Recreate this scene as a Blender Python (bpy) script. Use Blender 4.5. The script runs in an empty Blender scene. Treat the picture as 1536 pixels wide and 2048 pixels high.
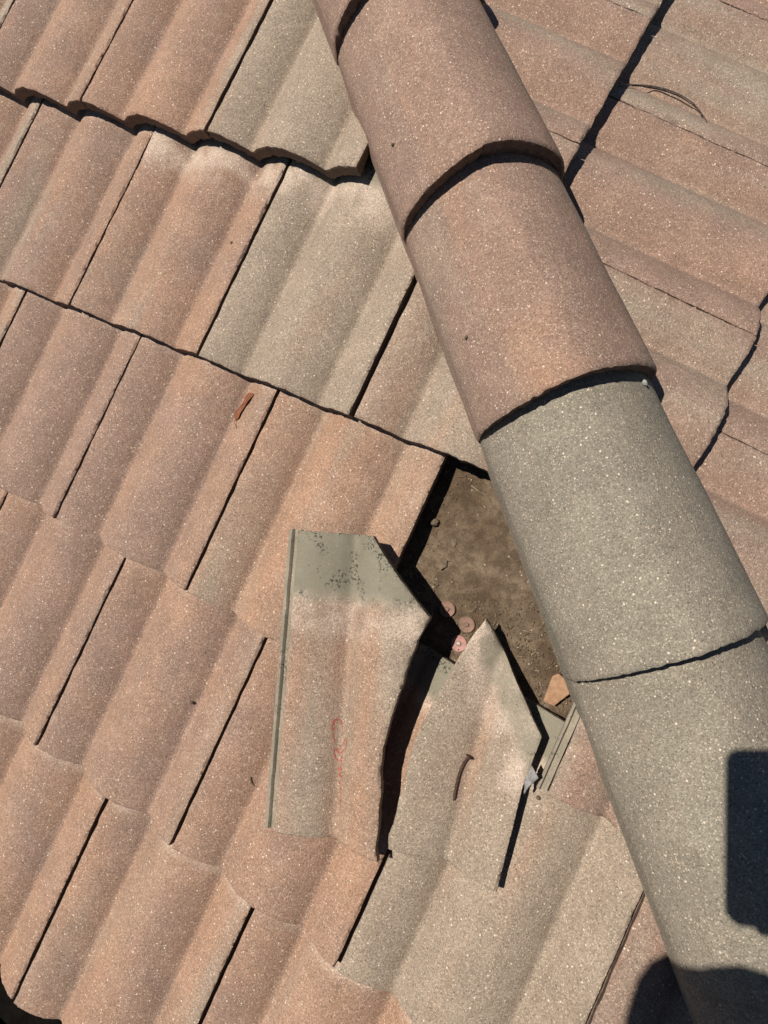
import bpy, bmesh, math, random
from mathutils import Vector, Matrix, noise, geometry
R = math.radians
rng = random.Random(7)
scene = bpy.context.scene
col = scene.collection

# ------------------------------------------------------------------ camera, sky, sun, exposure
cam = bpy.data.cameras.new('camera'); camo = bpy.data.objects.new('camera', cam); col.objects.link(camo)
RX = Vector((0.86329, 0.47428, -0.17257)); RY = Vector((0.38295, -0.83828, -0.38812)); RZ = Vector((-0.32874, 0.26898, -0.90531))
CAM = Vector((0.16144, -0.50084, 0.72296))
m = Matrix((RX, -RY, -RZ)).transposed().to_4x4(); m.translation = CAM
camo.matrix_world = m
cam.sensor_fit = 'HORIZONTAL'; cam.sensor_width = 36.0; cam.lens = 1248.8 / 1536 * 36
cam.clip_start = 0.01; cam.clip_end = 3000
scene.camera = camo
scene.render.resolution_x = 768; scene.render.resolution_y = 1024
SUN = Vector((0.298, 0.184, -0.936)).normalized()            # the way the sunlight travels
wd = bpy.data.worlds.new('World'); scene.world = wd; wd.use_nodes = True
nt = wd.node_tree; nt.nodes.clear()
sky = nt.nodes.new('ShaderNodeTexSky'); sky.sky_type = 'NISHITA'; sky.sun_disc = False
sky.sun_elevation = math.asin(-SUN.z); sky.sun_rotation = math.atan2(-SUN.x, -SUN.y); sky.air_density = 0.8; sky.dust_density = 0.0; sky.altitude = 800
bg = nt.nodes.new('ShaderNodeBackground'); bg.inputs['Strength'].default_value = 0.05
wo = nt.nodes.new('ShaderNodeOutputWorld'); nt.links.new(sky.outputs[0], bg.inputs[0]); nt.links.new(bg.outputs[0], wo.inputs[0])
sl = bpy.data.lights.new('sun', 'SUN'); sl.energy = 5.0; sl.angle = R(0.53); sl.color = (1.0, 0.945, 0.88)
so = bpy.data.objects.new('sun', sl); col.objects.link(so); so.rotation_euler = SUN.to_track_quat('-Z', 'Y').to_euler()
vs = scene.view_settings; vs.view_transform = 'Standard'; vs.look = 'None'; vs.gamma = 1.0; vs.exposure = 0.40; vs.use_curve_mapping = False

# ------------------------------------------------------------------ the roof's geometry
P = 0.32204; CP, SP, TP = math.cos(P), math.sin(P), math.tan(P)
TW, TE, TL = 0.300, 0.35408, 0.440               # tile cover width, exposure, length
AU, AV, AN = Vector((1, 0, 0)), Vector((0, CP, SP)), Vector((0, -SP, CP))
BU, BV, BN = Vector((0, -1, 0)), Vector((-CP, 0, SP)), Vector((SP, 0, CP))
A0U, A0V, B0U, B0V = -0.98648, 0.19088, -0.49846, 0.11097
AMP, SL, DECK = 0.0315, 0.024 / 0.354, -0.066
def a_pt(u, v, n=0.0): return AU * u + AV * v + AN * n
def b_pt(u, v, n=0.0): return BU * u + BV * v + BN * n
MA = Matrix((AU, AV, AN)).transposed().to_4x4()
MB_ = Matrix((-BU, BV, BN)).transposed().to_4x4()
def px_ray(x, y): return (RX * ((x - 768) / 1248.8) + RY * ((y - 1024) / 1248.8) + RZ).normalized()
def on_a(x, y, n=0.0):                            # a point of the left slope, read off the photograph
    r = px_ray(x, y); return CAM + r * ((n - CAM.dot(AN)) / r.dot(AN))
def on_b(x, y, n=0.0):
    r = px_ray(x, y); return CAM + r * ((n - CAM.dot(BN)) / r.dot(BN))

# ------------------------------------------------------------------ materials
def mat(name):
    m_ = bpy.data.materials.new(name); m_.use_nodes = True
    t = m_.node_tree; t.nodes.clear()
    o = t.nodes.new('ShaderNodeOutputMaterial'); b = t.nodes.new('ShaderNodeBsdfPrincipled'); t.links.new(b.outputs[0], o.inputs[0])
    return m_, t, b
class G:                                          # terse node building
    def __init__(s, t): s.t = t
    def n(s, typ, **k):
        x = s.t.nodes.new('ShaderNode' + typ)
        for a, v in k.items(): setattr(x, a, v)
        return x
    def inp(s, sock, v):
        if hasattr(v, 'is_output') or isinstance(v, bpy.types.NodeSocket): s.t.links.new(v, sock)
        elif v is not None: sock.default_value = v
    def math(s, op, a, b=None, c=None, clamp=False):
        x = s.n('Math', operation=op, use_clamp=clamp)
        for i, v in enumerate((a, b, c)):
            if v is not None: s.inp(x.inputs[i], v)
        return x.outputs[0]
    def mapr(s, v, a, b, c=0.0, d=1.0, smooth=True):
        x = s.n('MapRange', interpolation_type='SMOOTHSTEP' if smooth else 'LINEAR')
        for i, q in enumerate((v, a, b, c, d)): s.inp(x.inputs[i], q)
        return x.outputs[0]
    def mix(s, f, a, b, mode='MIX'):
        x = s.n('Mix', data_type='RGBA', blend_type=mode)
        s.inp(x.inputs[0], f); s.inp(x.inputs[6], a); s.inp(x.inputs[7], b); return x.outputs[2]
    def vmath(s, op, a, b):
        x = s.n('VectorMath', operation=op); s.inp(x.inputs[0], a); s.inp(x.inputs[1], b); return x.outputs[0]
    def noise(s, v, sc, det=2.0, rough=0.5, dist=0.0):
        x = s.n('TexNoise'); s.inp(x.inputs['Vector'], v); x.inputs['Scale'].default_value = sc
        x.inputs['Detail'].default_value = det; x.inputs['Roughness'].default_value = rough; x.inputs['Distortion'].default_value = dist
        return x.outputs['Fac']
    def vor(s, v, sc):
        x = s.n('TexVoronoi'); s.inp(x.inputs['Vector'], v); x.inputs['Scale'].default_value = sc; return x
    def bump(s, h, strength, dist, nrm=None):
        x = s.n('Bump'); x.inputs['Strength'].default_value = strength; x.inputs['Distance'].default_value = dist
        s.inp(x.inputs['Height'], h); s.inp(x.inputs['Normal'], nrm); return x.outputs[0]
def c4(r, g, b): return (r, g, b, 1.0)

ORANGE, MAUVE, GREY = c4(.284, .170, .108), c4(.212, .141, .107), c4(.246, .201, .149)
COOL = c4(.196, .173, .130)
def tile_material(name):
    m_, t, b = mat(name); g = G(t)
    oc = g.n('TexCoord').outputs['Object']
    at = g.n('Attribute', attribute_type='OBJECT', attribute_name='tint').outputs['Vector']
    sx = g.n('SeparateXYZ'); g.inp(sx.inputs[0], at); grey, mauve, seed = sx.outputs
    sv = g.n('CombineXYZ'); g.inp(sv.inputs[0], seed); g.inp(sv.inputs[1], seed); g.inp(sv.inputs[2], seed)
    v = g.vmath('ADD', oc, sv.outputs[0])
    st = g.noise(g.vmath('MULTIPLY', v, (11.0, 2.2, 6.0)), 1.0, 2.5, .55)          # pigment streaks along the tile
    st2 = g.noise(g.vmath('MULTIPLY', v, (26.0, 3.2, 9.0)), 1.0, 2.0, .5)
    patch = g.noise(v, 7.0, 3.0, .6)
    gf = g.mapr(g.math('ADD', g.math('ADD', st, g.math('MULTIPLY', st2, .45)), g.math('MULTIPLY', grey, 0.8)), .92, 1.36)
    mf = g.mapr(g.math('ADD', g.math('ADD', patch, g.math('MULTIPLY', st2, .3)), g.math('MULTIPLY', mauve, 0.8)), .72, 1.22)
    xs = g.n('SeparateXYZ'); g.inp(xs.inputs[0], oc)
    edge_stripe = g.math('MULTIPLY', g.mapr(g.math('ADD', xs.outputs[0], g.math('MULTIPLY', g.math('SUBTRACT', st, .5), .05)), .258, .284), g.math('MULTIPLY', g.mapr(patch, .30, .55), g.mapr(g.math('FRACT', seed), .45, .75)))
    gf = g.math('MAXIMUM', gf, g.math('MULTIPLY', edge_stripe, .85))
    roll = g.math('FRACT', g.math('DIVIDE', g.math('SUBTRACT', xs.outputs[0], .079 - .15), .15))
    mf = g.math('MINIMUM', 1.0, g.math('ADD', g.math('MULTIPLY', mf, .8), g.math('MULTIPLY', g.mapr(g.math('ADD', roll, g.math('MULTIPLY', g.math('SUBTRACT', st2, .5), .6)), .15, .75), .42)))
    base = g.mix(g.math('MULTIPLY', mf, .85), ORANGE, MAUVE)
    base = g.mix(g.math('MULTIPLY', gf, .84), base, GREY)
    base = g.mix(g.mapr(grey, .98, 1.06), base, g.mix(g.math('MULTIPLY', mf, .25), COOL, MAUVE))
    # weathering: soft dark grime and pale bloom
    gr = g.mapr(g.noise(v, 16.0, 5.0, .65), .38, .68, .90, 1.06)
    base = g.mix(1.0, base, g_comb(g, gr), 'MULTIPLY')
    wear = g.mapr(g.noise(v, 34.0, 7.0, .72), .56, .66)                             # worn, sandier patches and thin water runs
    base = g.mix(g.math('MULTIPLY', wear, .22), base, c4(.30, .235, .175))
    runs = g.mapr(g.noise(g.vmath('MULTIPLY', v, (75.0, 5.0, 30.0)), 1.0, 3.0, .6), .56, .72)
    base = g.mix(g.math('MULTIPLY', runs, .16), base, c4(.115, .085, .065))
    # bare concrete where another tile or the ridge used to cover it
    cv = g.n('Attribute', attribute_type='GEOMETRY', attribute_name='cover').outputs['Fac']
    cn = g.math('ADD', cv, g.math('MULTIPLY', g.math('SUBTRACT', g.noise(v, 45.0, 4.0, .6), .5), .18))
    pale = g.math('MULTIPLY', g.mapr(cn, .02, .44), g.mapr(g.noise(v, 16.0, 2.0, .5), .28, .60))
    base = g.mix(g.math('MULTIPLY', pale, .80), base, c4(.42, .33, .255))
    bare = g.mapr(cn, .46, .68)
    base = g.mix(bare, base, g.mix(g.noise(v, 30.0, 4.0, .6), c4(.150, .134, .094), c4(.205, .184, .134)))
    lich = g.math('MULTIPLY', g.math('MULTIPLY', g.mapr(g.noise(v, 22.0, 2.0, .5), .54, .64), g.mapr(g.noise(v, 260.0, 3.0, .7), .50, .60)), bare)
    base = g.mix(g.math('MULTIPLY', lich, .9), base, c4(.02, .018, .014))
    # sand grain
    grain = g.noise(v, 760.0, 2.0, .7); gv = g.vor(v, 560.0)
    gsep = g.n('SeparateColor'); g.inp(gsep.inputs[0], gv.outputs['Color'])
    gm = g.math('ADD', g.mapr(grain, .28, .72, .62, 1.38, False), g.math('MULTIPLY', g.math('SUBTRACT', gsep.outputs[0], .5), .48))
    gm = g.mix(g.math('MULTIPLY', bare, .75), g_comb(g, gm), c4(1, 1, 1))
    base = g.mix(1.0, base, gm, 'MULTIPLY')
    sp = g.vor(v, 250.0); ssep = g.n('SeparateColor'); g.inp(ssep.inputs[0], sp.outputs['Color'])
    spk = g.math('MULTIPLY', g.math('GREATER_THAN', ssep.outputs[0], .968), g.math('LESS_THAN', sp.outputs['Distance'], .30))
    spk = g.math('MULTIPLY', spk, g.math('SUBTRACT', 1.0, g.math('MULTIPLY', bare, .85)))
    base = g.mix(g.math('MULTIPLY', spk, .8), base, c4(.62, .52, .40))
    s2 = g.vor(v, 470.0); s2s = g.n('SeparateColor'); g.inp(s2s.inputs[0], s2.outputs['Color'])
    spk2 = g.math('MULTIPLY', g.math('MULTIPLY', g.math('GREATER_THAN', s2s.outputs[0], .885), g.math('LESS_THAN', s2.outputs['Distance'], .46)), g.math('SUBTRACT', 1.0, g.math('MULTIPLY', bare, .9)))
    base = g.mix(g.math('MULTIPLY', spk2, .50), base, c4(.54, .44, .33))
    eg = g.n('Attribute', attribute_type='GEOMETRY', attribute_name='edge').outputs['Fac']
    base = g.mix(g.math('MULTIPLY', eg, .80), base, c4(.085, .056, .040))  # uncoated lips and sides, coloured darker still to paint in their shade
    dk = g.math('MULTIPLY', g.math('LESS_THAN', ssep.outputs[1], .045), g.math('LESS_THAN', sp.outputs['Distance'], .30))
    base = g.mix(g.math('MULTIPLY', dk, .6), base, c4(.06, .045, .035))
    g.inp(b.inputs['Base Color'], base)
    b.inputs['Roughness'].default_value = .88; b.inputs['Specular IOR Level'].default_value = .25
    hgt = g.math('ADD', grain, g.math('MULTIPLY', gv.outputs['Distance'], -.5))
    bs = g.n('Bump'); bs.inputs['Distance'].default_value = .0012
    g.inp(bs.inputs['Strength'], g.math('SUBTRACT', .55, g.math('MULTIPLY', bare, .42))); g.inp(bs.inputs['Height'], hgt)
    b2 = g.bump(g.noise(v, 60.0, 4.0, .6), .25, .002, bs.outputs[0])
    g.inp(b.inputs['Normal'], b2)
    return m_
def g_comb(g, v):
    x = g.n('CombineColor')
    for i in range(3): g.inp(x.inputs[i], v)
    return x.outputs[0]
M_TILE = tile_material('sanded_concrete')

def simple(name, ca, cb, scale=40.0, rough=.8, bump=.3, bd=.001, detail=4.0, metal=0.0, spec=.3):
    m_, t, b = mat(name); g = G(t); oc = g.n('TexCoord').outputs['Object']
    f = g.mapr(g.noise(oc, scale, detail, .6), .3, .7)
    g.inp(b.inputs['Base Color'], g.mix(f, c4(*ca), c4(*cb)))
    b.inputs['Roughness'].default_value = rough; b.inputs['Metallic'].default_value = metal; b.inputs['Specular IOR Level'].default_value = spec
    if bump: g.inp(b.inputs['Normal'], g.bump(g.noise(oc, scale * 6, 4.0, .6), bump, bd))
    return m_
def felt_material():
    m_, t, b = mat('dusty_felt'); g = G(t); oc = g.n('TexCoord').outputs['Object']
    big = g.mapr(g.noise(oc, 9.0, 4.0, .55, .6), .35, .65); mid = g.noise(oc, 60.0, 5.0, .65); fine = g.noise(oc, 420.0, 3.0, .7)
    c = g.mix(big, c4(.086, .057, .034), c4(.150, .109, .071))
    c = g.mix(g.mapr(mid, .40, .62), g.mix(.52, c, c4(.034, .022, .013)), c)
    c = g.mix(1.0, c, g_comb(g, g.mapr(fine, .3, .7, .68, 1.32, False)), 'MULTIPLY')
    vo = g.vor(oc, 260.0); s_ = g.n('SeparateColor'); g.inp(s_.inputs[0], vo.outputs['Color'])
    k = g.math('MULTIPLY', g.math('GREATER_THAN', s_.outputs[0], .965), g.math('LESS_THAN', vo.outputs['Distance'], .3))
    c = g.mix(g.math('MULTIPLY', k, .7), c, c4(.40, .33, .24))
    g.inp(b.inputs['Base Color'], c); b.inputs['Roughness'].default_value = .95; b.inputs['Specular IOR Level'].default_value = .15
    g.inp(b.inputs['Normal'], g.bump(fine, .6, .0015, g.bump(mid, .6, .006)))
    return m_
M_FELT = felt_material()
M_DIRT = simple('dry_soil', (.080, .056, .035), (.15, .112, .072), 90, .95, .5, .001)
M_STRAW = simple('dry_straw', (.17, .125, .075), (.28, .22, .14), 120, .8, 0)
M_RUST = simple('rusty_steel', (.035, .020, .014), (.085, .045, .028), 300, .7, .5, .0004, 4, .2)
M_LEAF = simple('dead_leaf', (.10, .034, .016), (.20, .075, .035), 90, .55, .2, .0005)
M_NEEDLE = simple('dry_needle', (.030, .022, .018), (.09, .068, .055), 150, .6, 0)
M_PINK = simple('faded_pink_plastic', (.24, .115, .088), (.34, .175, .145), 120, .6, .2, .0004)
M_PINKD = simple('dusty_pink_plastic', (.125, .082, .056), (.22, .128, .092), 160, .85, .3, .0004)
M_ZINC = simple('zinc', (.20, .18, .15), (.38, .35, .30), 300, .6, .2, .0003, 3, .6)
M_FOIL = simple('grey_mortar_film', (.13, .12, .108), (.24, .228, .215), 120, .7, .4, .001)
M_SHARD = simple('orange_shard', (.24, .13, .072), (.33, .20, .115), 130, .85, .5, .0008)
M_WHITE = simple('white_sealant', (.22, .215, .20), (.34, .33, .31), 90, .5, .2, .0005)
M_GUTTER = simple('dark_bronze_metal', (.004, .0035, .003), (.007, .006, .005), 60, 1.0, 0, .0005, 3, 0, .0)
M_GROUND = simple('asphalt', (.035, .035, .036), (.060, .058, .056), 3, .95, .3, .01)
M_WOOD = simple('old_timber', (.10, .065, .04), (.17, .115, .07), 30, .85, .3, .001)
def crayon_material():
    m_, t, b = mat('red_crayon'); g = G(t); oc = g.n('TexCoord').outputs['Object']
    b.inputs['Base Color'].default_value = c4(.36, .075, .050); b.inputs['Roughness'].default_value = .75
    g.inp(b.inputs['Alpha'], g.math('MULTIPLY', g.mapr(g.noise(oc, 380.0, 3.0, .7), .40, .56), g.mapr(g.noise(oc, 40.0, 2.0, .5), .25, .5, .35, .9)))
    return m_
M_CRAYON = crayon_material()

# ------------------------------------------------------------------ object helpers
def obj(name, mesh, material=None, parent=None, mw=None):
    o = bpy.data.objects.new(name, mesh); col.objects.link(o)
    if material is not None and mesh is not None and not mesh.materials: mesh.materials.append(material)
    if mw is not None: o.matrix_world = mw
    if parent is not None:
        o.parent = parent; o.matrix_parent_inverse = Matrix.Identity(4)
        if mw is not None: o.matrix_basis = world_of(parent).inverted() @ mw
    return o
def world_of(o):
    return (world_of(o.parent) @ o.matrix_basis) if o.parent else o.matrix_basis
def tag(o, label=None, cat=None, group=None, kind=None):
    for k, v in (('label', label), ('category', cat), ('group', group), ('kind', kind)):
        if v: o[k] = v
    return o
def empty(name, mw=Matrix.Identity(4)):
    o = bpy.data.objects.new(name, None); o.empty_display_size = .05; col.objects.link(o); o.matrix_world = mw; return o
def mesh_from(name, vs_, fs, smooth=None):
    me = bpy.data.meshes.new(name); me.from_pydata([tuple(v) for v in vs_], [], fs); me.update()
    if smooth is not None:
        me.shade_smooth(); me.set_sharp_from_angle(angle=R(smooth))
    return me
def nz(x, y, z, s): return noise.noise(Vector((x * s, y * s, z * s)))

# ------------------------------------------------------------------ tile meshes
def prof(x):                                       # two rolls to the tile: 0 in a valley, 1 on a crest
    f = ((x - 0.0790) / 0.150) % 1.0; d = min(f, 1 - f)
    s = 4 * f * (1 - f); e = .075                   # round rolls meeting in a tight valley
    return s if d > e else s * 0 + (4 * e * (1 - e)) * (.22 + .78 * (d / e) ** 1.6) - .02 * (1 - d / e)
def clip(poly, a, b, c):                           # keep a*x + b*y <= c
    out = []
    for i in range(len(poly)):
        p, q = poly[i], poly[(i + 1) % len(poly)]
        dp, dq = a * p[0] + b * p[1] - c, a * q[0] + b * q[1] - c
        if dp <= 0: out.append(p)
        if (dp < 0) != (dq < 0) and abs(dp - dq) > 1e-9:
            t = dp / (dp - dq); out.append((p[0] + (q[0] - p[0]) * t, p[1] + (q[1] - p[1]) * t))
    return out
def slab(poly, top, thick, seed, rough=.0008, step=.0035, gx=.0042, gy=.022, bev=.0035, broken=None, cover=None, lock=None):
    """a plate over a 2-D outline, with a shaped top, worn arrises and rough sides"""
    pts = []; nb = len(poly)
    for i in range(nb):
        p, q = Vector(poly[i]), Vector(poly[(i + 1) % nb]); L = (q - p).length
        if L < 1e-5: continue
        k = max(1, int(L / step)); r = rough
        if broken and broken(i): r = rough * 1.9
        if abs(p.y) < .001 and abs(q.y) < .001: r = rough * 2.3
        d = (q - p) / L; nn = Vector((d.y, -d.x))
        for j in range(k):
            c = p + (q - p) * (j / k)
            fq = 60 if r > rough else 38
            o = (nz(c.x, c.y, seed, fq) + .5 * nz(c.x, c.y, seed + 5, 150)) * r
            pts.append(c + nn * o)
    n = len(pts)
    area = sum(pts[i].x * pts[(i + 1) % n].y - pts[(i + 1) % n].x * pts[i].y for i in range(n))
    if area < 0: pts.reverse()
    nrm = []
    for i in range(n):
        d = pts[(i + 1) % n] - pts[i - 1]; d = d.normalized() if d.length > 1e-9 else Vector((1, 0)); nrm.append(Vector((d.y, -d.x)))
    vin = list(pts); edges = [(i, (i + 1) % n) for i in range(n)]
    inner = [pts[i] - nrm[i] * bev for i in range(n)]
    vin += inner
    x0, x1 = min(p.x for p in pts), max(p.x for p in pts); y0, y1 = min(p.y for p in pts), max(p.y for p in pts)
    y = y0 + .008; row = 0
    def inside(x, y):
        c = False
        for i in range(n):
            a, b_ = pts[i], pts[i - 1]
            if (a.y > y) != (b_.y > y) and x < (b_.x - a.x) * (y - a.y) / (b_.y - a.y) + a.x: c = not c
        return c
    while y < y1:
        x = x0 + .003
        while x < x1:
            if inside(x, y): vin.append(Vector((x, y)))
            x += gx
        y += gy
    V2, _, F2, orig, *_ = geometry.delaunay_2d_cdt(vin, edges, [], 1, 1e-5)
    kind = [0] * len(V2)
    idx = [None] * len(V2)
    for j, og in enumerate(orig):
        for k in og:
            if k < n: kind[j] = 2; idx[j] = k
    zt = []
    for j, v in enumerate(V2):
        z = top(v.x, v.y) + nz(v.x, v.y, seed, 22) * .0009
        if kind[j] == 2:
            z -= bev * .7 * (1.0 + .7 * nz(v.x, v.y, seed + 9, 45) + (.8 * nz(v.x, v.y, seed + 9, 170) if v.y < .004 else 0))
        zt.append(z)
    verts = [(v.x, v.y, z) for v, z in zip(V2, zt)]; faces = [tuple(f) for f in F2]
    nv = len(V2)
    # outline order
    ring = [None] * n
    for j in range(nv):
        if idx[j] is not None: ring[idx[j]] = j
    ring = [j for j in ring if j is not None]; m_ = len(ring)
    rows = [ring]; K = 4
    for r in range(1, K + 1):
        new = []
        for q, j in enumerate(ring):
            v = V2[j]; nn = nrm[idx[j]]; f = r / K
            th = thick(v.x, v.y)
            am = rough * (3.4 if v.y < .004 else 1.5)
            o = (nz(v.x, v.y, seed + r * 3.1, 150) * .8 + nz(v.x, v.y, seed + r * 5.3, 330) * .7 - (.3 if r == K else 0)) * am
            new.append(len(verts)); verts.append((v.x + nn.x * o, v.y + nn.y * o, top(v.x, v.y) - bev * .6 - (th - bev * .6) * f))
        rows.append(new)
    for a, b_ in zip(rows, rows[1:]):
        for q in range(m_):
            w_ = (q + 1) % m_; faces.append((a[q], b_[q], b_[w_], a[w_]))
    off = {}
    bot = rows[-1]; bmap = {ring[q]: bot[q] for q in range(m_)}
    for j in range(nv):
        if j in bmap: off[j] = bmap[j]
        else:
            v = V2[j]; off[j] = len(verts); verts.append((v.x, v.y, top(v.x, v.y) - thick(v.x, v.y)))
    for f in F2: faces.append(tuple(off[j] for j in reversed(f)))
    if lock:                                       # the side lock that runs under the neighbouring tile
        ya, yb, xa, xb = lock; b0 = len(verts); N = 8
        for k in range(N + 1):
            yy = ya + (yb - ya) * k / N; zz = top(0, yy) - .0165
            verts += [(xa, yy, zz), (xb, yy, zz), (xb, yy, zz - .005), (xa, yy, zz - .005)]
        for k in range(N):
            for q in range(4): faces.append((b0 + k * 4 + q, b0 + (k + 1) * 4 + q, b0 + (k + 1) * 4 + (q + 1) % 4, b0 + k * 4 + (q + 1) % 4))
        faces += [(b0, b0 + 1, b0 + 2, b0 + 3), tuple(b0 + N * 4 + q for q in (3, 2, 1, 0))]
    me = bpy.data.meshes.new('tile'); me.from_pydata(verts, [], faces); me.update()
    me.shade_smooth(); me.set_sharp_from_angle(angle=R(42))
    at = me.attributes.new('cover', 'FLOAT', 'POINT')
    if cover:
        at.data.foreach_set('value', [cover(v[0], v[1]) for v in verts])
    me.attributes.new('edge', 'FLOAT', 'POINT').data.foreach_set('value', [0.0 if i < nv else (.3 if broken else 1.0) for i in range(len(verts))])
    return me
def thick_tile(x, y):
    return .016 + .010 * max(0.0, 1 - y / .04) if y < .04 else .016
def head_cover(x, y): return max(0.0, min(1.0, (y - .335) / .085))

ROOF = empty('roof')
tag(ROOF, 'tan and grey concrete tile hip roof with one broken gap beside the ridge', 'roof')

def tint(o, grey, mauve):
    o['tint'] = [float(grey), float(mauve), rng.uniform(0, 40)]; return o
GAP = .0058
ntile = 0
def place_tile(slope, u, v, grey, mauve, dx=0.0, lift=0.0, ltail=0.0, wgap=GAP, label=None, cov=None):
    """one tile of a slope: u in tile widths, v in courses; cut where the hip runs"""
    global ntile; ntile += 1
    seed = ntile * 3.7
    x0, x1 = GAP * .5, TW - wgap + GAP * .5
    poly = [(x0, 0), (x1, 0), (x1, TL), (x0, TL)]
    V0 = (A0V if slope == 'A' else B0V) + v * TE
    if slope == 'A':
        U0 = A0U + u * TW + dx
        poly = clip(poly, 1, CP, -.045 - U0 - V0 * CP)
    else:
        U0 = B0U + (u + 1) * TW + dx
        poly = clip(poly, -1, CP, -.045 - U0 - V0 * CP)
    if len(poly) < 3: return None
    ar = abs(sum(poly[i][0] * poly[i - 1][1] - poly[i - 1][0] * poly[i][1] for i in range(len(poly)))) / 2
    if ar < .002: return None
    left = [p[1] for p in poly if p[0] < x0 + 1e-4]
    lock = (.0012, max(left) - .004, -.016, .006) if len(left) > 1 and max(left) > .05 and not label else None
    me = slab(poly, lambda x, y: (prof(x) - 1) * AMP - SL * y, thick_tile, seed, cover=cov or head_cover, lock=lock)
    base = (a_pt(U0, V0, lift) if slope == 'A' else b_pt(U0, V0, lift))
    mw = Matrix.Translation(base) @ (MA if slope == 'A' else MB_) @ Matrix.Rotation(R(rng.uniform(-.25, .25)), 4, 'Z') @ Matrix.Rotation(-ltail, 4, 'X')
    o = obj('roof_tile', me, M_TILE, ROOF, mw); tint(o, grey, mauve)
    if label: o['label'] = label
    return o
def deck(name, pa, pb, pc, pd):
    vs_, fs = [], []; N = 200
    for i in range(N + 1):
        for j in range(N + 1):
            p = (pa * (1 - i / N) + pb * (i / N)) * (1 - j / N) + (pd * (1 - i / N) + pc * (i / N)) * (j / N)
            vs_.append(p + Vector((0, 0, 1)) * (nz(p.x, p.y, 3, 7) * .006 + nz(p.x, p.y, 8, 26) * .0022))
    for i in range(N):
        for j in range(N):
            k = i * (N + 1) + j; fs.append((k, k + N + 1, k + N + 2, k + 1))
    return obj(name, mesh_from(name, vs_, fs, 60), M_FELT, ROOF)
EAVE = A0V - 4 * TE
def hipdeck_a(v): return -v * CP
deck('underlayment', a_pt(-2.4, EAVE + .03, DECK), a_pt(hipdeck_a(EAVE) + .02, EAVE + .03, DECK), a_pt(hipdeck_a(1.0) + .02, 1.0, DECK), a_pt(-2.4, 1.0, DECK))
# right slope: x = -v*CP, y = -u ; hip at u = -CP*v
deck('underlayment', b_pt(-CP * 1.0 + .02, 1.0, DECK), b_pt(-2.2, 1.0, DECK), b_pt(-2.2, -1.3, DECK), b_pt(CP * 1.3 + .02, -1.3, DECK))

A_TILES = {  # (u, v): (grey, mauve)
 (-2, 0): (.45, .3), (-1, 0): (.22, .40), (0, 0): (.05, .35), (1, 0): (.80, .25),
 (-1.5, -1): (.3, .3), (-.5, -1): (.22, .50), (.5, -1): (.18, .35), (1.5, -1): (.92, .15), (2.5, -1): (.62, .3),
 (-1, -2): (.2, .4), (0, -2): (.15, .65), (1, -2): (.30, .50), (2, -2): (.40, .15), (4, -2): (.55, .5),
 (-.5, -3): (.2, .4), (.5, -3): (.05, .45), (1.5, -3): (.12, .45), (2.5, -3): (.15, .30), (3.5, -3): (.85, .2), (4.5, -3): (.45, .6),
 (0, -4): (.2, .3), (1, -4): (.10, .30), (2, -4): (.28, .25), (3, -4): (.15, .25), (4, -4): (.6, .3), (5, -4): (.4, .4)}
for c in range(-3, 2): A_TILES.setdefault((c + .5, 1), (rng.uniform(.1, .6), .4))
for (u, v), (gy, mv) in A_TILES.items():
    kw = {}
    if v == 0: kw = dict(lift=.017, ltail=R(1.6))
    if v == -1: kw = dict(lift=.005, ltail=R(.5))
    if (u, v) == (0, 0): kw['wgap'] = .0085
    if (u, v) == (1.5, -1): kw['wgap'] = .010
    if (u, v) == (4, -2): kw['label'] = 'small triangular cut tile tucked against the ridge below the gap'
    if (u, v) in ((.5, -1), (1.5, -1)): kw['cov'] = lambda x, y: max(0.0, min(1.0, (y - .262) / .16))
    if v == -4: kw['dx'] = 0.0; v -= .05
    place_tile('A', u, v, gy, mv, **kw)
for v in (1, 0, -1, -2, -3):
    for k in range(-6, 6):
        u = k + (.5 if v % 2 == 0 else 0)
        place_tile('B', u, v, rng.uniform(.15, .55), rng.uniform(.7, 1.0), lift=.008 if v == 0 else 0.003, ltail=R(.6) if v == 0 else 0, wgap=.0022)

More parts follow.
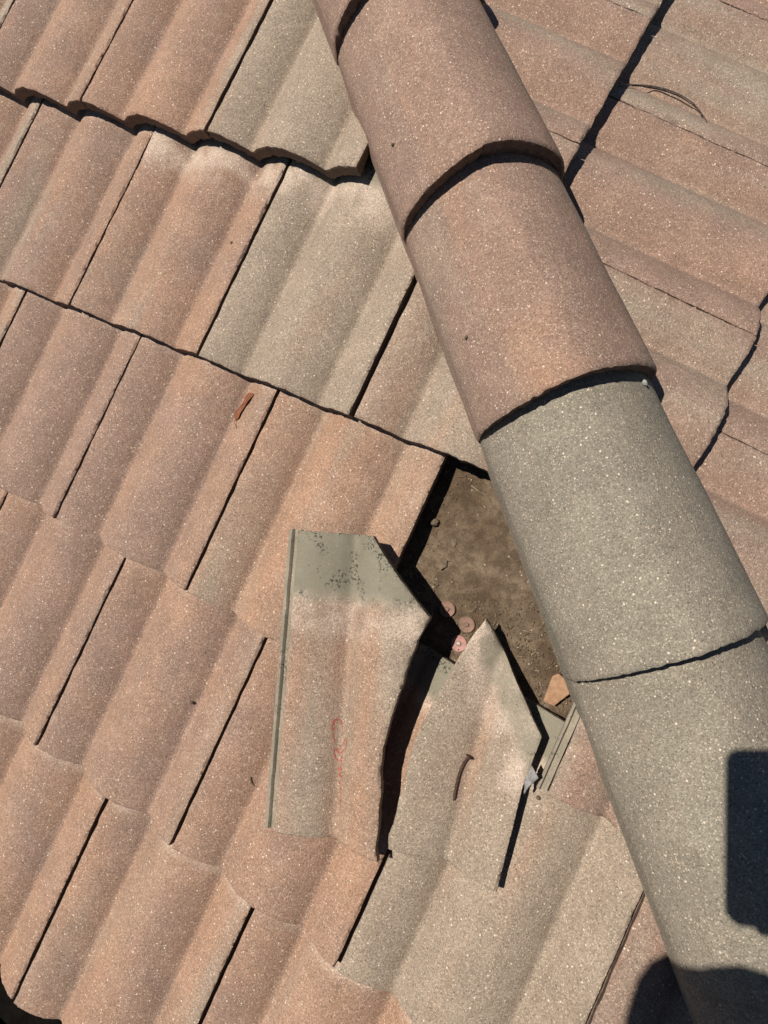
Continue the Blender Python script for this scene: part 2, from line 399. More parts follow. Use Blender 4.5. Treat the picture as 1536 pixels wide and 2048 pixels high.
# ------------------------------------------------------------------ ridge tiles along the hip
DH = Vector((1, -1, -TP)).normalized(); SD = Vector((1, 1, 0)).normalized(); UP = SD.cross(DH); UP = UP if UP.z > 0 else -UP
def cap_sec(th, a, b, z0):
    c, s = math.cos(th), math.sin(th); e = 1.28
    return -a * math.copysign(abs(c) ** e, c), z0 + b * abs(s) ** e
def ridge_mesh(seed, L=.405):
    """half-barrel cap: local x across, y up the hip (lower end at 0), z up"""
    NT, NY = 72, 26; a, b, z0, skirt = .1225, .108, .005, .030
    def sec(y, inset):
        k = 1 - .035 * (y / L)                     # tapers towards its head
        out = []
        for i in range(NT + 1):
            th = math.pi * i / NT
            x, z = cap_sec(th, a * k, b * k, z0)
            tx, tz = -math.cos(th) , math.sin(th)
            x -= tx * inset; z -= tz * inset
            out.append((x, z))
        l = (-(a + .002) * k + inset, z0 - skirt); r_ = ((a + .002) * k - inset, z0 - skirt)
        return [l] + out + [r_]
    drop = .0285 / .34
    vs_, fs = [], []; M = NT + 3
    ys = [0.0, .0025, .006, .014] + [.014 + (L - .014) * (j / NY) for j in range(1, NY + 1)]
    T = .023
    def add(y, inset, lipz=0, jit=0):
        row = []
        for q, (x, z) in enumerate(sec(max(y, 0), inset)):
            o = nz(x, z, seed + 2, 130) * jit + nz(x, z, seed + 4, 400) * jit * .6
            zz = z - drop * y + nz(x, y, seed, 20) * .0012 + nz(x, y, seed + 30, 8) * .0025
            if q in (0, M - 1): zz += nz(0, y, seed + q, 60) * .003 + nz(0, y, seed + q, 200) * .002
            row.append(len(vs_)); vs_.append((x, y + o, zz))
        return row
    outer = [add(y, .0026 if i == 0 else (.0007 if i == 1 else 0), 0, .0016 if i == 0 else .0006 if i == 1 else 0) for i, y in enumerate(ys)]
    for a_, b_ in zip(outer, outer[1:]):
        for q in range(M - 1): fs.append((a_[q], a_[q + 1], b_[q + 1], b_[q]))
    # front lip face: a rebated rim, then the underside
    front = [outer[0], add(.0015, .006, 0, .0045), add(.0005, .014, 0, .0042), add(.004, .0165, 0, .0030), add(.0035, .020, 0, .0040), add(.006, .030, 0, .0045), add(.030, .031), add(.036, T)]
    for a_, b_ in zip(front, front[1:]):
        for q in range(M - 1): fs.append((b_[q], b_[q + 1], a_[q + 1], a_[q]))
    inn = [front[-1]] + [add(y, T) for y in ys[4::4]] + [add(L, T)]
    for a_, b_ in zip(inn, inn[1:]):
        for q in range(M - 1): fs.append((b_[q], b_[q + 1], a_[q + 1], a_[q]))
    o2, i2 = outer[-1], inn[-1]
    for q in range(M - 1): fs.append((o2[q], o2[q + 1], i2[q + 1], i2[q]))
    # skirt edges: left and right bottom strips
    for side in (0, M - 1):
        oe = [r_[side] for r_ in outer]; ie = [f_[side] for f_ in front[1:]] + [r_[side] for r_ in inn[1:]]
        loop = oe + ie[::-1]
        fs.append(tuple(loop) if side else tuple(loop[::-1]))
    me = mesh_from('ridge', vs_, fs, 40)
    at = me.attributes.new('cover', 'FLOAT', 'POINT')
    at.data.foreach_set('value', [max(0, min(1, (v[1] - (L - .06)) / .05)) for v in vs_])
    no = len(outer) * M
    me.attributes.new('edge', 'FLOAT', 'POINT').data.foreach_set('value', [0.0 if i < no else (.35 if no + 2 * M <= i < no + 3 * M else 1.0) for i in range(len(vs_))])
    return me
RM = Matrix((SD, -DH, UP)).transposed().to_4x4()
CAPS = [(-.935, .2, .8), (-.600, .22, .75), (-.262, .25, .70), (.0655, .34, .65), (.398, 1.15, .1), (.735, 1.05, .15), (1.07, 1.0, .2)]
RIDGE = []
for i, (t, gy, mv) in enumerate(CAPS):
    mw = Matrix.Translation(DH * t) @ RM @ Matrix.Rotation(R(rng.uniform(-.4, .4)), 4, 'Z')
    o = obj('ridge_tile', ridge_mesh(i * 11.3 + 2), M_TILE, ROOF, mw); tint(o, gy, mv); RIDGE.append(o)
    if i in (4, 5): o['label'] = 'grey-green ridge tile among the brown ones'

# ------------------------------------------------------------------ eave: fascia and gutter below the lowest course, ground far below
def box_mesh(name, corners):
    return mesh_from(name, corners, [(0, 3, 2, 1), (4, 5, 6, 7), (0, 1, 5, 4), (1, 2, 6, 5), (2, 3, 7, 6), (3, 0, 4, 7)])
ez = a_pt(0, EAVE + .04, DECK); ey, ezz = ez.y, ez.z
def bx(x0, x1, y0, y1, z0, z1): return [(x0, y0, z0), (x1, y0, z0), (x1, y1, z0), (x0, y1, z0), (x0, y0, z1), (x1, y0, z1), (x1, y1, z1), (x0, y1, z1)]
obj('fascia', box_mesh('fascia', bx(-2.4, 1.9, ey, ey + .025, ezz - .2, ezz - .008)), M_WOOD, ROOF)
gs = [(ey - .004, ezz - .02), (ey - .006, ezz - .135), (ey - .22, ezz - .135), (ey - .235, ezz - .05), (ey - .25, ezz - .045), (ey - .25, ezz - .052), (ey - .228, ezz - .06), (ey - .216, ezz - .139), (ey - .002, ezz - .139), (ey - .0005, ezz - .02)]
vs_ = [(x, y, z) for x in (-2.4, 1.9) for y, z in gs]; n = len(gs)
obj('gutter', mesh_from('gutter', vs_, [(i, (i + 1) % n, n + (i + 1) % n, n + i) for i in range(n)]), M_GUTTER, ROOF)
g_ = obj('ground', mesh_from('ground', [(-400, -400, -3.6), (400, -400, -3.6), (400, 400, -3.6), (-400, 400, -3.6)], [(0, 1, 2, 3)]), M_GROUND)
tag(g_, kind='structure')

# ------------------------------------------------------------------ the broken tile: two loose pieces
BREAK = [(.153, -.006), (.149, .012), (.151, .035), (.1495, .062), (.151, .085), (.148, .112), (.149, .136), (.153, .160), (.158, .186), (.163, .207), (.1695, .228), (.176, .258), (.184, .285), (.197, .318)]
LT = .42
flat_top = lambda x, y: (prof(x) - 1) * AMP
def hip_d(x, y):                                   # distance from the sloping hip cut of this tile
    return ((.300 - x) * .123 + (.205 - y) * .103) / .1604
def frag_cover(x, y):
    a = (y - (LT - .165)) / .13; b = min(.60, (.105 - hip_d(x, y)) / .095 - .2)
    return max(0.0, min(1.0, max(a, b if x > .2 else b - (.2 - x) * 9 - .1)))
def pose_a(u, v, n, rz, rx=0.0, ry=0.0):
    return Matrix.Translation(a_pt(u, v, n)) @ MA @ Matrix.Rotation(rz, 4, 'Z') @ Matrix.Rotation(rx, 4, 'X') @ Matrix.Rotation(ry, 4, 'Y')
polyL = [(0, 0)] + BREAK + [(.108, LT), (.0, LT)]
brkL = lambda i: 1 <= i < len(BREAK)
meL = slab(polyL, flat_top, lambda x, y: .015, 301, broken=brkL, rough=.0007, cover=frag_cover)
POSE_L = pose_a(-.086, -.742, .030, R(19.2), R(2.4))
LF = obj('broken_tile_piece', meL, M_TILE, None, POSE_L); tint(LF, .58, .2)
tag(LF, 'larger loose piece of broken roof tile with red crayon scribble', 'roof tile', 'two pieces of the broken tile')
def rib_mesh(L, seed):
    sec = [(-.017, -.012), (-.0165, -.0065), (-.0145, -.0050), (-.0115, -.0052), (-.0098, -.0075), (-.0085, -.0105), (-.0050, -.0105), (-.0030, -.0090), (.0022, -.0075), (.0022, -.016), (-.017, -.016)]
    vs_, fs = [], []; n = len(sec); K = 60
    for k in range(K + 1):
        y = L * k / K
        for x, z in sec: vs_.append((x + nz(0, y, seed, 40) * .0007, y, z + nz(x, y, seed, 80) * .0008))
    for k in range(K):
        for i in range(n): fs.append((k * n + i, k * n + (i + 1) % n, (k + 1) * n + (i + 1) % n, (k + 1) * n + i))
    fs += [tuple(range(n))[::-1], tuple(K * n + i for i in range(n))]
    me = mesh_from('rib', vs_, fs, 35)
    me.attributes.new('cover', 'FLOAT', 'POINT').data.foreach_set('value', [.61] * len(vs_))
    return me
rb = obj('interlock_rib', rib_mesh(LT, 11), M_TILE, LF); rb['tint'] = [.9, .1, 3.3]; rb.matrix_basis = Matrix.Translation((0, .001, 0))
polyM = [(.300, 0), (.299, .13), (.306, .2), (.199, .323)] + [(x + .0006, y) for x, y in BREAK[::-1][1:]]
brkM = lambda i: i >= 3
meM = slab(polyM, flat_top, lambda x, y: .015, 401, broken=brkM, rough=.0007, cover=frag_cover)
POSE_M = pose_a(-.088, -.700, .013, R(9.03), R(-2.6))
MF = obj('broken_tile_piece', meM, M_TILE, None, POSE_M); tint(MF, .70, .3)
tag(MF, 'smaller pointed piece of broken roof tile with rusty nail lying on it', 'roof tile', 'two pieces of the broken tile')
# rib on the left side of the small triangular tile
for o in list(ROOF.children):
    if o.get('label', '').startswith('small triangular'):
        rb = obj('interlock_rib', rib_mesh(.23, 21), M_TILE, o); rb['tint'] = [.8, .2, 7.3]
        rb.matrix_basis = Matrix.Rotation(-math.atan(SL), 4, 'X') @ Matrix.Diagonal((.7, 1, 1, 1))

# ------------------------------------------------------------------ small things; each rests on what a ray dropped along the slope's normal hits
bpy.context.view_layer.update()
dg = bpy.context.evaluated_depsgraph_get()
def drop(p, nrm):
    ok, loc, nn, _, ho, _ = scene.ray_cast(dg, p + nrm * .4, -nrm)
    return (loc, nn) if ok else (p, nrm)
def pix(x, y):                                     # the point of the built surface that the photograph shows at a pixel
    ok, loc, nn, *_ = scene.ray_cast(dg, CAM, px_ray(x, y))
    return loc, nn
def tube(name, pts, rad, seg=6):
    vs_, fs = [], []; n = len(pts)
    for i, p in enumerate(pts):
        d = (pts[min(i + 1, n - 1)] - pts[max(i - 1, 0)]).normalized(); a = d.orthogonal().normalized(); b = d.cross(a)
        r = rad(i / (n - 1)) if callable(rad) else rad
        for k in range(seg):
            t = 2 * math.pi * k / seg; vs_.append(p + (a * math.cos(t) + b * math.sin(t)) * r)
    for i in range(n - 1):
        for k in range(seg): fs.append((i * seg + k, i * seg + (k + 1) % seg, (i + 1) * seg + (k + 1) % seg, (i + 1) * seg + k))
    fs += [tuple(range(seg))[::-1], tuple((n - 1) * seg + k for k in range(seg))]
    return mesh_from(name, vs_, fs, 50)
def spline(p, k=6):
    out = []
    for i in range(len(p) - 1):
        a, b, c, d = p[max(i - 1, 0)], p[i], p[i + 1], p[min(i + 2, len(p) - 1)]
        for j in range(k):
            t = j / k; out.append(.5 * ((2 * b) + (c - a) * t + (2 * a - 5 * b + 4 * c - d) * t * t + (3 * b - a - 3 * c + d) * t ** 3))
    return out + [p[-1]]
def lathe(prf, seg=20):
    vs_, fs = [], []; n = len(prf)
    for k in range(seg):
        t = 2 * math.pi * k / seg
        for r, z in prf: vs_.append((r * math.cos(t), r * math.sin(t), z))
    for k in range(seg):
        for i in range(n - 1):
            a, b = k * n + i, ((k + 1) % seg) * n + i; fs.append((a, b, b + 1, a + 1))
    return vs_, fs
# rusty nail
def nail():
    px_ = [(936, 1512), (927, 1524), (919, 1541), (913, 1562), (909, 1582), (906, 1600)]
    pts = []
    for x, y in px_:
        p, nn = pix(x, y); pts.append(p + nn * .0022)
    sp = spline(pts)
    o = empty('nail', Matrix.Translation(pts[-1]))
    inv = Matrix.Translation(-pts[-1])
    sh = tube('nail_shank', [inv @ p for p in sp], lambda t: .0019 if t < .9 else .0019 * (1 - (t - .9) * 8)); obj('shank', sh, M_RUST, o)
    d = (sp[0] - sp[2]).normalized(); v_, f_ = lathe([(0, .0014), (.0042, .0012), (.0050, .0004), (.0048, -.0006), (0, -.001)], 16)
    q = d.to_track_quat('Z', 'Y').to_matrix().to_4x4()
    hd = mesh_from('nail_head', [(Matrix.Translation(inv @ (sp[0] + AN * .0018)) @ q) @ Vector(v) for v in v_], f_, 40); obj('head', hd, M_RUST, o)
    tag(o, 'bent rusty nail lying on the pointed tile piece', 'nail')
nail()
# plastic cap nails in the felt
for i, (x, y, mt) in enumerate([(895, 1218, M_PINKD), (934, 1249, M_PINKD), (918, 1287, M_PINK)]):
    p = on_a(x, y, DECK)
    v_, f_ = lathe([(0, .0022), (.0035, .0023), (.0042, .0016), (.0095, .0014), (.0112, .0020), (.0120, .0012), (.0120, -.001)], 26)
    mw = Matrix.Translation(p + AN * .0012) @ MA @ Matrix.Rotation(R(rng.uniform(-3, 3)), 4, 'X')
    o = obj('cap_nail', mesh_from('cap_nail', v_, f_, 30), mt, ROOF, mw)
    o['label'] = ['dusty pink cap nail farthest up the felt', 'dirt-covered pink cap nail', 'clean pink cap nail with shiny head'][i]
    v_, f_ = lathe([(0, .0042), (.0028, .0038), (.0034, .0026), (.0034, .0020)], 14)
    obj('nail_head', mesh_from('nail_head', v_, f_, 40), M_ZINC if i == 2 else M_PINKD, o)
# flat fragments with an outline
def flake(name, px_, n, material, thickness, seed, label, cat, tilt=0.0, curl=0.0):
    c = [on_a(x, y, n) for x, y in px_]; ctr = sum(c, Vector()) / len(c)
    mw = Matrix.Translation(ctr) @ MA @ Matrix.Rotation(tilt, 4, 'X'); inv = mw.inverted()
    poly = [((inv @ p).x, (inv @ p).y) for p in c]
    me = slab(poly, lambda x, y: curl * (x * x + y * y) * 60 + nz(x, y, seed, 60) * .0018, lambda x, y: thickness, seed, rough=.0007, step=.002, gx=.004, gy=.004, bev=.0008)
    o = obj(name, me, material, None, mw); tag(o, label, cat); return o
flake('tile_shard', [(1105, 1352), (1118, 1348), (1139, 1366), (1140, 1388), (1108, 1413), (1087, 1402)], DECK + .012, M_SHARD, .008, 51, 'orange tile shard lying on the felt under the ridge edge', 'shard', R(2))
pm, nm_ = pix(1064, 1545)
flake('mortar_flake', [(1063, 1530), (1077, 1556), (1058, 1574), (1048, 1588), (1050, 1560)], pm.dot(AN) * 0 + .012, M_FOIL, .004, 61, 'pale grey crumpled flake caught in the crack beside the pointed tile piece', 'flake', R(-4), .02)
# crumbs
def pebble(name, x, y, r, material, label, seed, on=None):
    p, nn = pix(x, y) if on is None else (on_a(x, y, on), AN)
    bm = bmesh.new(); bmesh.ops.create_icosphere(bm, subdivisions=3, radius=1)
    for v in bm.verts:
        f = 1 + .35 * noise.noise(v.co * 1.6 + Vector((seed, 0, 0))) + .15 * noise.noise(v.co * 5 + Vector((seed, 3, 0)))
        v.co = Vector((v.co.x * r[0] * f, v.co.y * r[1] * f, v.co.z * r[2] * f))
    me = bpy.data.meshes.new(name); bm.to_mesh(me); bm.free(); me.shade_smooth()
    q = nn.to_track_quat('Z', 'Y').to_matrix().to_4x4()
    o = obj(name, me, material, None, Matrix.Translation(p + nn * r[2] * .75) @ q @ Matrix.Rotation(seed, 4, 'Z')); tag(o, label, 'pebble', 'crumbs lying about the roof'); return o
pebble('pebble', 871, 1046, (.0065, .0048, .005), M_DIRT, 'dirt clod on the felt at the shadow edge of the gap', 1.0, DECK + .002)
pebble('pebble', 383, 1404, (.0034, .0026, .0026), M_DIRT, 'dark crumb on an orange tile left of the loose piece', 2.0)
pebble('pebble', 464, 486, (.0026, .0020, .0018), M_DIRT, 'tiny dark crumb on a tile in the second course', 3.0)
pebble('pebble', 787, 289, (.0026, .0022, .0020), M_DIRT, 'dark crumb on the brown ridge tile near its lower lip', 4.0)
pebble('pebble', 934, 675, (.0028, .0022, .0020), M_DIRT, 'dark crumb in the middle of the lower brown ridge tile', 5.0)
pebble('pebble', 1077, 1595, (.0030, .0026, .0024), M_DIRT, 'dark crumb at the foot of the triangular cut tile', 6.0)
pebble('pebble', 1286, 767, (.0045, .0028, .003), M_WHITE, 'white sealant blob under the lip of the brown ridge tile', 7.0)
pebble('pebble', 714, 1131, (.0022, .0022, .0016), M_DIRT, 'black dirt speck on the bare head of the larger loose piece', 8.0)
# dead leaf
def leaf():
    mid = [(509, 789), (500, 797), (491, 810), (483, 823), (477, 834), (473, 842)]; wid = [.0008, .0078, .0062, .0070, .0092, .0012]
    pts = []
    for x, y in mid:
        p, nn = pix(x, y); pts.append((p, nn))
    vs_, fs = [], []; N = 30; P3 = spline([p for p, _ in pts], 6); W = spline([Vector((w, 0, 0)) for w in wid], 6); nn = pts[2][1]
    base = P3[-1]
    for i, p in enumerate(P3):
        d = (P3[min(i + 1, len(P3) - 1)] - P3[max(i - 1, 0)]).normalized(); s = d.cross(nn).normalized(); w = max(.0003, W[i].x)
        lift = .0012 + .0010 * math.sin(i * .25) ** 2
        for k in range(5):
            t = (k - 2) / 2; curl = .5 * w * t * t
            vs_.append(p + s * w * t * 1.25 + nn * (lift + curl * .6) - base)
    n = len(P3)
    for i in range(n - 1):
        for k in range(4): fs.append((i * 5 + k, i * 5 + k + 1, (i + 1) * 5 + k + 1, (i + 1) * 5 + k))
    o = empty('leaf', Matrix.Translation(base)); me = mesh_from('leaf', vs_, fs, 60)
    b = obj('blade', me, M_LEAF, o); md = b.modifiers.new('t', 'SOLIDIFY'); md.thickness = .0005
    a, na = pix(473, 843); c, nc = pix(474, 857)
    obj('stalk', tube('stalk', [a + na * .004 - base, (a + c) * .5 + na * .003 - base, c + nc * .001 - base], .0005, 5), M_LEAF, o)
    tag(o, 'curled brown dead leaf on a third-course tile', 'leaf')
leaf()
def strand(name, px_, r, material, label, cat, lift=.0015, arch=0.0):
    pts = []
    n = len(px_)
    for i, (x, y) in enumerate(px_):
        p, nn = pix(x, y); t = i / (n - 1); pts.append(p + nn * (lift + arch * math.sin(math.pi * t)))
    sp = spline(pts, 6); base = sp[0]
    o = obj(name, tube(name, [p - base for p in sp], lambda t: r * (1 - .6 * t), 5), material, None, Matrix.Translation(base)); tag(o, label, cat); return o
tw = empty('pine_needle', Matrix.Translation(pix(1246, 178)[0]))
for k, (pp, ar) in enumerate([([(1236, 175), (1260, 176), (1300, 176), (1340, 186), (1375, 205), (1400, 228), (1413, 246)], .006), ([(1238, 168), (1262, 172), (1304, 173), (1344, 184), (1379, 203), (1402, 227), (1413, 246)], .002)]):
    pts = []
    for i, (x, y) in enumerate(pp):
        p, nn = pix(x, y); pts.append(p + nn * (.0015 + ar * math.sin(math.pi * i / 6)) - tw.location)
    obj('strand', tube('strand', spline(pts), lambda t: .0010 * (1.1 - .5 * t), 5), M_NEEDLE, tw)
tag(tw, 'long curved dry needle on the right slope', 'needle')
strand('twig', [(501, 1553), (502, 1562), (506, 1569), (512, 1572)], .0008, M_NEEDLE, 'tiny curved dark twig left of the loose tile', 'twig')
strand('straw', [(943, 971), (955, 981), (973, 991)], .0007, M_STRAW, 'pale straw on the felt near the top of the gap', 'straw')
strand('straw', [(968, 1012), (970, 1015), (972, 1017)], .0012, M_STRAW, 'short pale straw bit right below the longer straw', 'straw')
flake('mud_flake', [(872, 1122), (884, 1116), (895, 1121), (893, 1132), (882, 1140), (871, 1133)], DECK + .004, M_DIRT, .003, 71, 'round dried mud flake on the felt above the cap nails', 'mud flake', 0, .06)
flake('mud_flake', [(903, 1079), (913, 1076), (914, 1086), (908, 1094), (902, 1088)], DECK + .003, M_DIRT, .003, 73, 'smaller dried mud flake farther up the felt', 'mud flake', 0, .06)
# loose dirt on the felt: bits nobody could count
def debris():
    vs_, fs = [], []; fm = []
    rr = random.Random(5)
    cnt = 0
    while cnt < 1700:
        u = rr.uniform(-.10, .30); v = rr.uniform(-.47, -.14)
        dens = .25 + .75 * (v < -.33) * (u > .02)
        if u + v * CP > -.06 or rr.random() > dens: continue
        cnt += 1
        p = a_pt(u, v, DECK + .0008); ang = rr.uniform(0, math.pi)
        d = AU * math.cos(ang) + AV * math.sin(ang); s = AN.cross(d)
        k = rr.random()
        if k < .16:
            L = rr.uniform(.003, .011); w = .00035; mi = 1 if rr.random() < .30 else 0
            b = len(vs_); tilt = AN * rr.uniform(0, .003)
            for e, q in ((-1, -1), (1, -1), (1, 1), (-1, 1)): vs_.append(p + d * L * .5 * e + s * w * q + (tilt if e > 0 else AN * .0004))
            vs_.append(p + AN * .0012); fs += [(b, b + 1, b + 4), (b + 1, b + 2, b + 4), (b + 2, b + 3, b + 4), (b + 3, b, b + 4), (b + 3, b + 2, b + 1, b)]; fm += [mi] * 5
        else:
            r = rr.uniform(.0005, .0020) * (1.8 if rr.random() < .04 else 1); b = len(vs_); mi = 1 if rr.random() < .06 else 0
            N = 5
            for q in range(N):
                t = 2 * math.pi * q / N; rq = r * rr.uniform(.7, 1.2); vs_.append(p + d * math.cos(t) * rq + s * math.sin(t) * rq)
            vs_.append(p + AN * r * rr.uniform(.5, 1.1)); fs += [(b + q, b + (q + 1) % N, b + N) for q in range(N)] + [tuple(b + q for q in range(N))[::-1]]; fm += [mi] * (N + 1)
    me = mesh_from('debris', vs_, fs); me.materials.append(M_DIRT); me.materials.append(M_STRAW)
    me.polygons.foreach_set('material_index', fm)
    o = obj('debris', me); tag(o, 'loose dry dirt and needle bits scattered on the felt in the gap', 'debris', kind='stuff')
debris()
# red crayon scribble on the larger loose piece
def crayon():
    pp = [(676, 1441), (668, 1440), (664, 1452), (666, 1470), (670, 1488), (677, 1502), (684, 1490), (692, 1478), (693, 1487), (688, 1500), (678, 1506), (670, 1498), (667, 1504), (672, 1517), (680, 1521), (684, 1512), (683, 1527), (677, 1540), (684, 1538), (678, 1552), (685, 1552), (679, 1566), (684, 1568), (680, 1582), (683, 1590), (680, 1604), (681, 1615)]
    pp0 = [(686, 1470), (684, 1452), (680, 1440), (672, 1438), (667, 1448), (668, 1462)]
    vs_, fs = [], []
    inv = POSE_L.inverted()
    for line in (pp0, pp):
        sp = spline([Vector((x, y, 0)) for x, y in line], 6); P3 = []
        for s in sp:
            p, nn = pix(s.x, s.y); P3.append((inv @ p, (inv.to_3x3() @ nn)))
        b = len(vs_)
        for i, (p, nn) in enumerate(P3):
            d = (P3[min(i + 1, len(P3) - 1)][0] - P3[max(i - 1, 0)][0]); s = d.cross(nn)
            s = s.normalized() if s.length > 1e-9 else Vector((1, 0, 0)); w = .0010
            vs_ += [p + s * w + nn * .0006, p - s * w + nn * .0006]
        for i in range(len(P3) - 1): fs.append((b + 2 * i, b + 2 * i + 1, b + 2 * i + 3, b + 2 * i + 2))
    obj('crayon_mark', mesh_from('crayon_mark', vs_, fs), M_CRAYON, LF)
crayon()

# ------------------------------------------------------------------ the photographer, out of the picture: the phone, the hand and the hat throw the shadows at lower right
M_SKIN = simple('skin', (.36, .20, .13), (.42, .25, .17), 20, .6, .1, .001)
M_SHIRT = simple('navy_cotton', (.02, .03, .06), (.03, .04, .08), 60, .9, .3, .001)
M_JEANS = simple('denim', (.05, .07, .12), (.08, .10, .16), 80, .9, .3, .001)
M_HAT = simple('straw_hat_weave', (.42, .34, .2), (.55, .45, .28), 200, .9, .4, .001)
M_PHONE = simple('black_phone_case', (.012, .012, .013), (.018, .018, .02), 90, .5, 0)
M_GLASS = simple('dark_glass', (.004, .004, .005), (.006, .006, .007), 10, .08, 0, .001, 2, 0, .5)
M_BOOT = simple('brown_leather', (.07, .04, .022), (.11, .065, .035), 60, .7, .3, .001)
PM = Matrix((RX, -RY, -RZ)).transposed().to_4x4(); PM.translation = CAM          # x right, y up the phone, z towards the photographer
def rounded(w, h, r, k=6):
    out = []
    for cx, cy, a0 in ((w / 2 - r, h / 2 - r, 0), (-w / 2 + r, h / 2 - r, 90), (-w / 2 + r, -h / 2 + r, 180), (w / 2 - r, -h / 2 + r, 270)):
        for i in range(k + 1):
            a = R(a0 + 90 * i / k); out.append((cx + r * math.cos(a), cy + r * math.sin(a)))
    return out
def plate(name, outline, z0, z1, bev=.0012):
    rings = [(z0, bev), (z0 + bev, 0), (z1 - bev, 0), (z1, bev)]; n = len(outline); vs_, fs = [], []
    for z, b in rings:
        for x, y in outline:
            l = math.hypot(x, y); vs_.append((x - x / l * b, y - y / l * b, z))
    for i in range(3):
        for k in range(n): fs.append((i * n + k, i * n + (k + 1) % n, (i + 1) * n + (k + 1) % n, (i + 1) * n + k))
    fs += [tuple(range(n))[::-1], tuple(3 * n + k for k in range(n))]
    return mesh_from(name, vs_, fs, 40)
PH = empty('phone', PM @ Matrix.Translation((-.0215, -.069, .006)))
tag(PH, 'dark phone held over the roof, seen as the rounded shadow on the grey ridge tile', 'phone')
obj('body', plate('body', rounded(.079, .176, .013), 0, .011), M_PHONE, PH)
sc = obj('screen', plate('screen', rounded(.071, .160, .009), .0112, .0118, .0002), M_GLASS, PH)
v_, f_ = lathe([(0, -.0012), (.0060, -.0012), (.0078, -.0020), (.0086, -.0012), (.0086, .001)], 24)
for dx, dy in ((.0215, .069), (.0215, .044), (.004, .0565)):
    ln = obj('lens', mesh_from('lens', v_, f_, 30), M_GLASS, PH); ln.matrix_basis = Matrix.Translation((dx, dy, 0))
def skin_mesh(name, joints, edges, root=0, sub=2):
    me = bpy.data.meshes.new(name); me.from_pydata([tuple(j[0]) for j in joints], edges, []); me.update()
    o = bpy.data.objects.new(name, me); col.objects.link(o)
    md = o.modifiers.new('skin', 'SKIN'); md.use_smooth_shade = True
    for i, j in enumerate(joints):
        sv = me.skin_vertices[0].data[i]; sv.radius = j[1] if isinstance(j[1], tuple) else (j[1], j[1]); sv.use_root = (i == root)
    sb = o.modifiers.new('sub', 'SUBSURF'); sb.levels = sub; sb.render_levels = sub
    bpy.context.view_layer.update(); d_ = bpy.context.evaluated_depsgraph_get()
    out = bpy.data.meshes.new_from_object(o.evaluated_get(d_)); bpy.data.objects.remove(o); out.name = name; return out
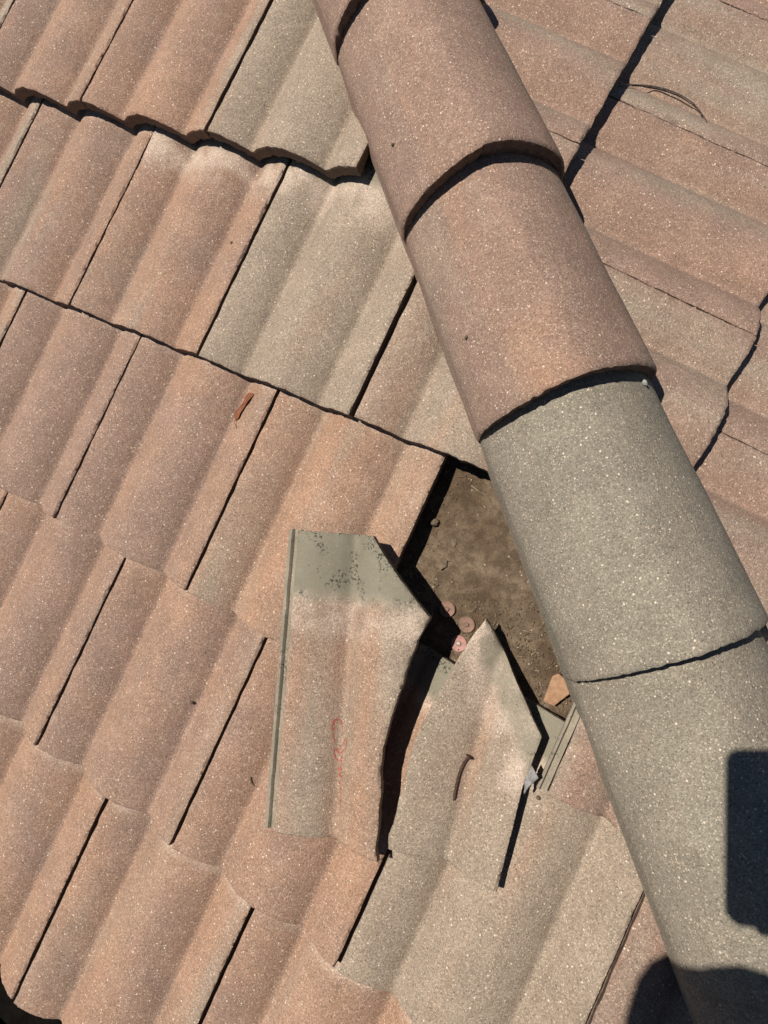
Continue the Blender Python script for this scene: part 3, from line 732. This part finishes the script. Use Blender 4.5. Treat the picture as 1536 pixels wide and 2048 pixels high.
def person():
    F = Vector((-.41, .91, 0)).normalized(); T = Vector((.91, .41, 0)).normalized(); Z = Vector((0, 0, 1))
    HC = CAM + RX * -.030 + RY * .343 - SUN * .25
    S = HC - F * .12 - Z * .27; HP = S - F * .20 - Z * .48
    J, E_, part = [], [], []
    def j(p, r, pa, parent=None):
        J.append((p, r)); part.append(pa); k = len(J) - 1
        if parent is not None: E_.append((parent, k))
        return k
    hp = j(HP, (.15, .12), 'jeans'); wa = j(HP + (S - HP) * .4, (.145, .115), 'shirt', hp); ch = j(HP + (S - HP) * .82, (.165, .12), 'shirt', wa)
    nk = j(S + F * .04 + Z * .07, .058, 'skin', ch); j(HC - F * .03 - Z * .05, .072, 'skin', nk); hd = len(J) - 1
    j(HC + Z * .03, (.080, .095), 'skin', hd)
    wrist = CAM + RX * .062 + RY * .185 - RZ * .018
    for sg in (1, -1):
        sh = j(S + T * .17 * sg - Z * .01, .062, 'shirt', ch)
        el = Vector((.53, -.69, .44)) if sg > 0 else Vector((.0, -1.06, .30))
        wr = wrist if sg > 0 else Vector((.115, -.97, .12))
        e = j(el, .046, 'shirt', sh); fm = j(el + (wr - el) * .45, .041, 'skin', e); w = j(wr, .027, 'skin', fm)
        # palm and five fingers
        if sg > 0:
            pc = CAM + RX * .038 + RY * .125 - RZ * .020; j(pc, (.036, .016), 'skin', w); pk = len(J) - 1
            for i in range(4):                           # fingers come round the back edge of the phone, the little one under it
                y = .085 + i * .024
                a_ = CAM + RX * .030 + RY * y - RZ * .004; b_ = CAM + RX * (.012 - .004 * i) + RY * (y + .002) + RZ * .003; c_ = CAM + RX * (-.010 if i < 3 else -.022) + RY * (y + .004 if i < 3 else .166) + RZ * .002
                k1 = j(a_, .0095, 'skin', pk); k2 = j(b_, .0085, 'skin', k1); j(c_, .0075, 'skin', k2)
            k1 = j(CAM + RX * .030 + RY * .100 - RZ * .028, .011, 'skin', pk); k2 = j(CAM + RX * .014 + RY * .075 - RZ * .026, .0095, 'skin', k1); j(CAM + RX * -.004 + RY * .062 - RZ * .024, .008, 'skin', k2)
        else:
            d = (Vector((.13, -.92, .07)) - wr).normalized(); pk = j(wr + d * .06, (.036, .016), 'skin', w)
            for i in range(4):
                o_ = T * (i - 1.5) * .021; k1 = j(wr + d * .105 + o_ * 1.1, .0095, 'skin', pk); k2 = j(wr + d * .135 + o_ * 1.2 - Z * .006, .0085, 'skin', k1); j(wr + d * (.158 - .006 * abs(i - 1.3)) + o_ * 1.2 - Z * .02, .0075, 'skin', k2)
            k1 = j(wr + d * .06 + T * .045, .011, 'skin', pk); j(wr + d * .09 + T * .058 - Z * .01, .009, 'skin', k1)
        ft = Vector((.46, -1.05, 0)) if sg > 0 else Vector((.17, -1.07, 0)); ft.z = ft.y * TP
        kn = Vector((.42, -.93, .07)) if sg > 0 else Vector((.13, -.95, .05))
        h = j(HP + T * .10 * sg - Z * .03, .098, 'jeans', hp); k_ = j(kn, .062, 'jeans', h); cf = j(kn + (ft + Z * .1 - kn) * .4, .060, 'jeans', k_); an = j(ft + Z * .085 - F * .02, .043, 'jeans', cf)
        he = j(ft + Z * .042 - F * .03, .040, 'boot', an); j(ft + F * .12 + Z * (.034 + .12 * .91 * TP), (.042, .030), 'boot', he)
    me = skin_mesh('body', J, E_)
    mats = {'skin': 0, 'shirt': 1, 'jeans': 2, 'boot': 3}
    for m_ in (M_SKIN, M_SHIRT, M_JEANS, M_BOOT): me.materials.append(m_)
    seg = [(J[a][0], J[b][0], part[b]) for a, b in E_]
    for p_ in me.polygons:
        c = Vector(p_.center); best = None
        for a, b, q in seg:
            d = b - a; t = max(0, min(1, (c - a).dot(d) / max(1e-9, d.dot(d)))); dd = (c - a - d * t).length
            if best is None or dd < best[0]: best = (dd, q)
        p_.material_index = mats[best[1]]
    gp = HP.copy(); gp.z = -.38
    o = empty('person', Matrix.Translation(gp)); tag(o, 'crouching person behind the camera whose head shadow falls at the lower right corner', 'person')
    me.transform(Matrix.Translation(-gp)); me.shade_smooth(); obj('body', me, None, o)
    v_, f_ = lathe([(0, .125), (.045, .122), (.078, .105), (.090, .06), (.094, .035), (.128, .022), (.131, .018), (.128, .016), (.090, .028), (0, .03)], 36)
    q = (RZ * -.3 + Z * .9).normalized().to_track_quat('Z', 'Y').to_matrix().to_4x4()
    v_ = [(x * (1 + .05 * math.sin(3 * math.atan2(y, x) + 1) + .03 * math.sin(7 * math.atan2(y, x))), y * (1 + .05 * math.sin(3 * math.atan2(y, x) + 1) + .03 * math.sin(7 * math.atan2(y, x))), z) for x, y, z in v_]
    hat = obj('hat', mesh_from('hat', v_, f_, 40), M_HAT, o); hat.matrix_basis = Matrix.Translation(HC - gp + Z * .01) @ (-SUN).to_track_quat('Z', 'Y').to_matrix().to_4x4()
    # face: nose, ears, eyes and mouth
    fc = HC + F * .085
    def blob(name, p, r, m_):
        bm = bmesh.new(); bmesh.ops.create_icosphere(bm, subdivisions=2, radius=1)
        for v in bm.verts: v.co = (F * v.co.x * r[0] + T * v.co.y * r[1] + Z * v.co.z * r[2])
        e_ = bpy.data.meshes.new(name); bm.to_mesh(e_); bm.free(); e_.shade_smooth(); b = obj(name, e_, m_, o); b.matrix_basis = Matrix.Translation(p - gp)
    blob('nose', fc - Z * .025 + F * .01, (.018, .013, .020), M_SKIN)
    for sg in (1, -1):
        blob('ear', HC + T * .084 * sg - Z * .02 - F * .01, (.018, .010, .030), M_SKIN); blob('eye', fc + T * .032 * sg - Z * .004, (.010, .013, .009), M_GLASS)
    blob('mouth', fc - Z * .066 - F * .004, (.010, .024, .006), simple('lips', (.30, .12, .09), (.34, .14, .10), 30, .5, 0))
person()
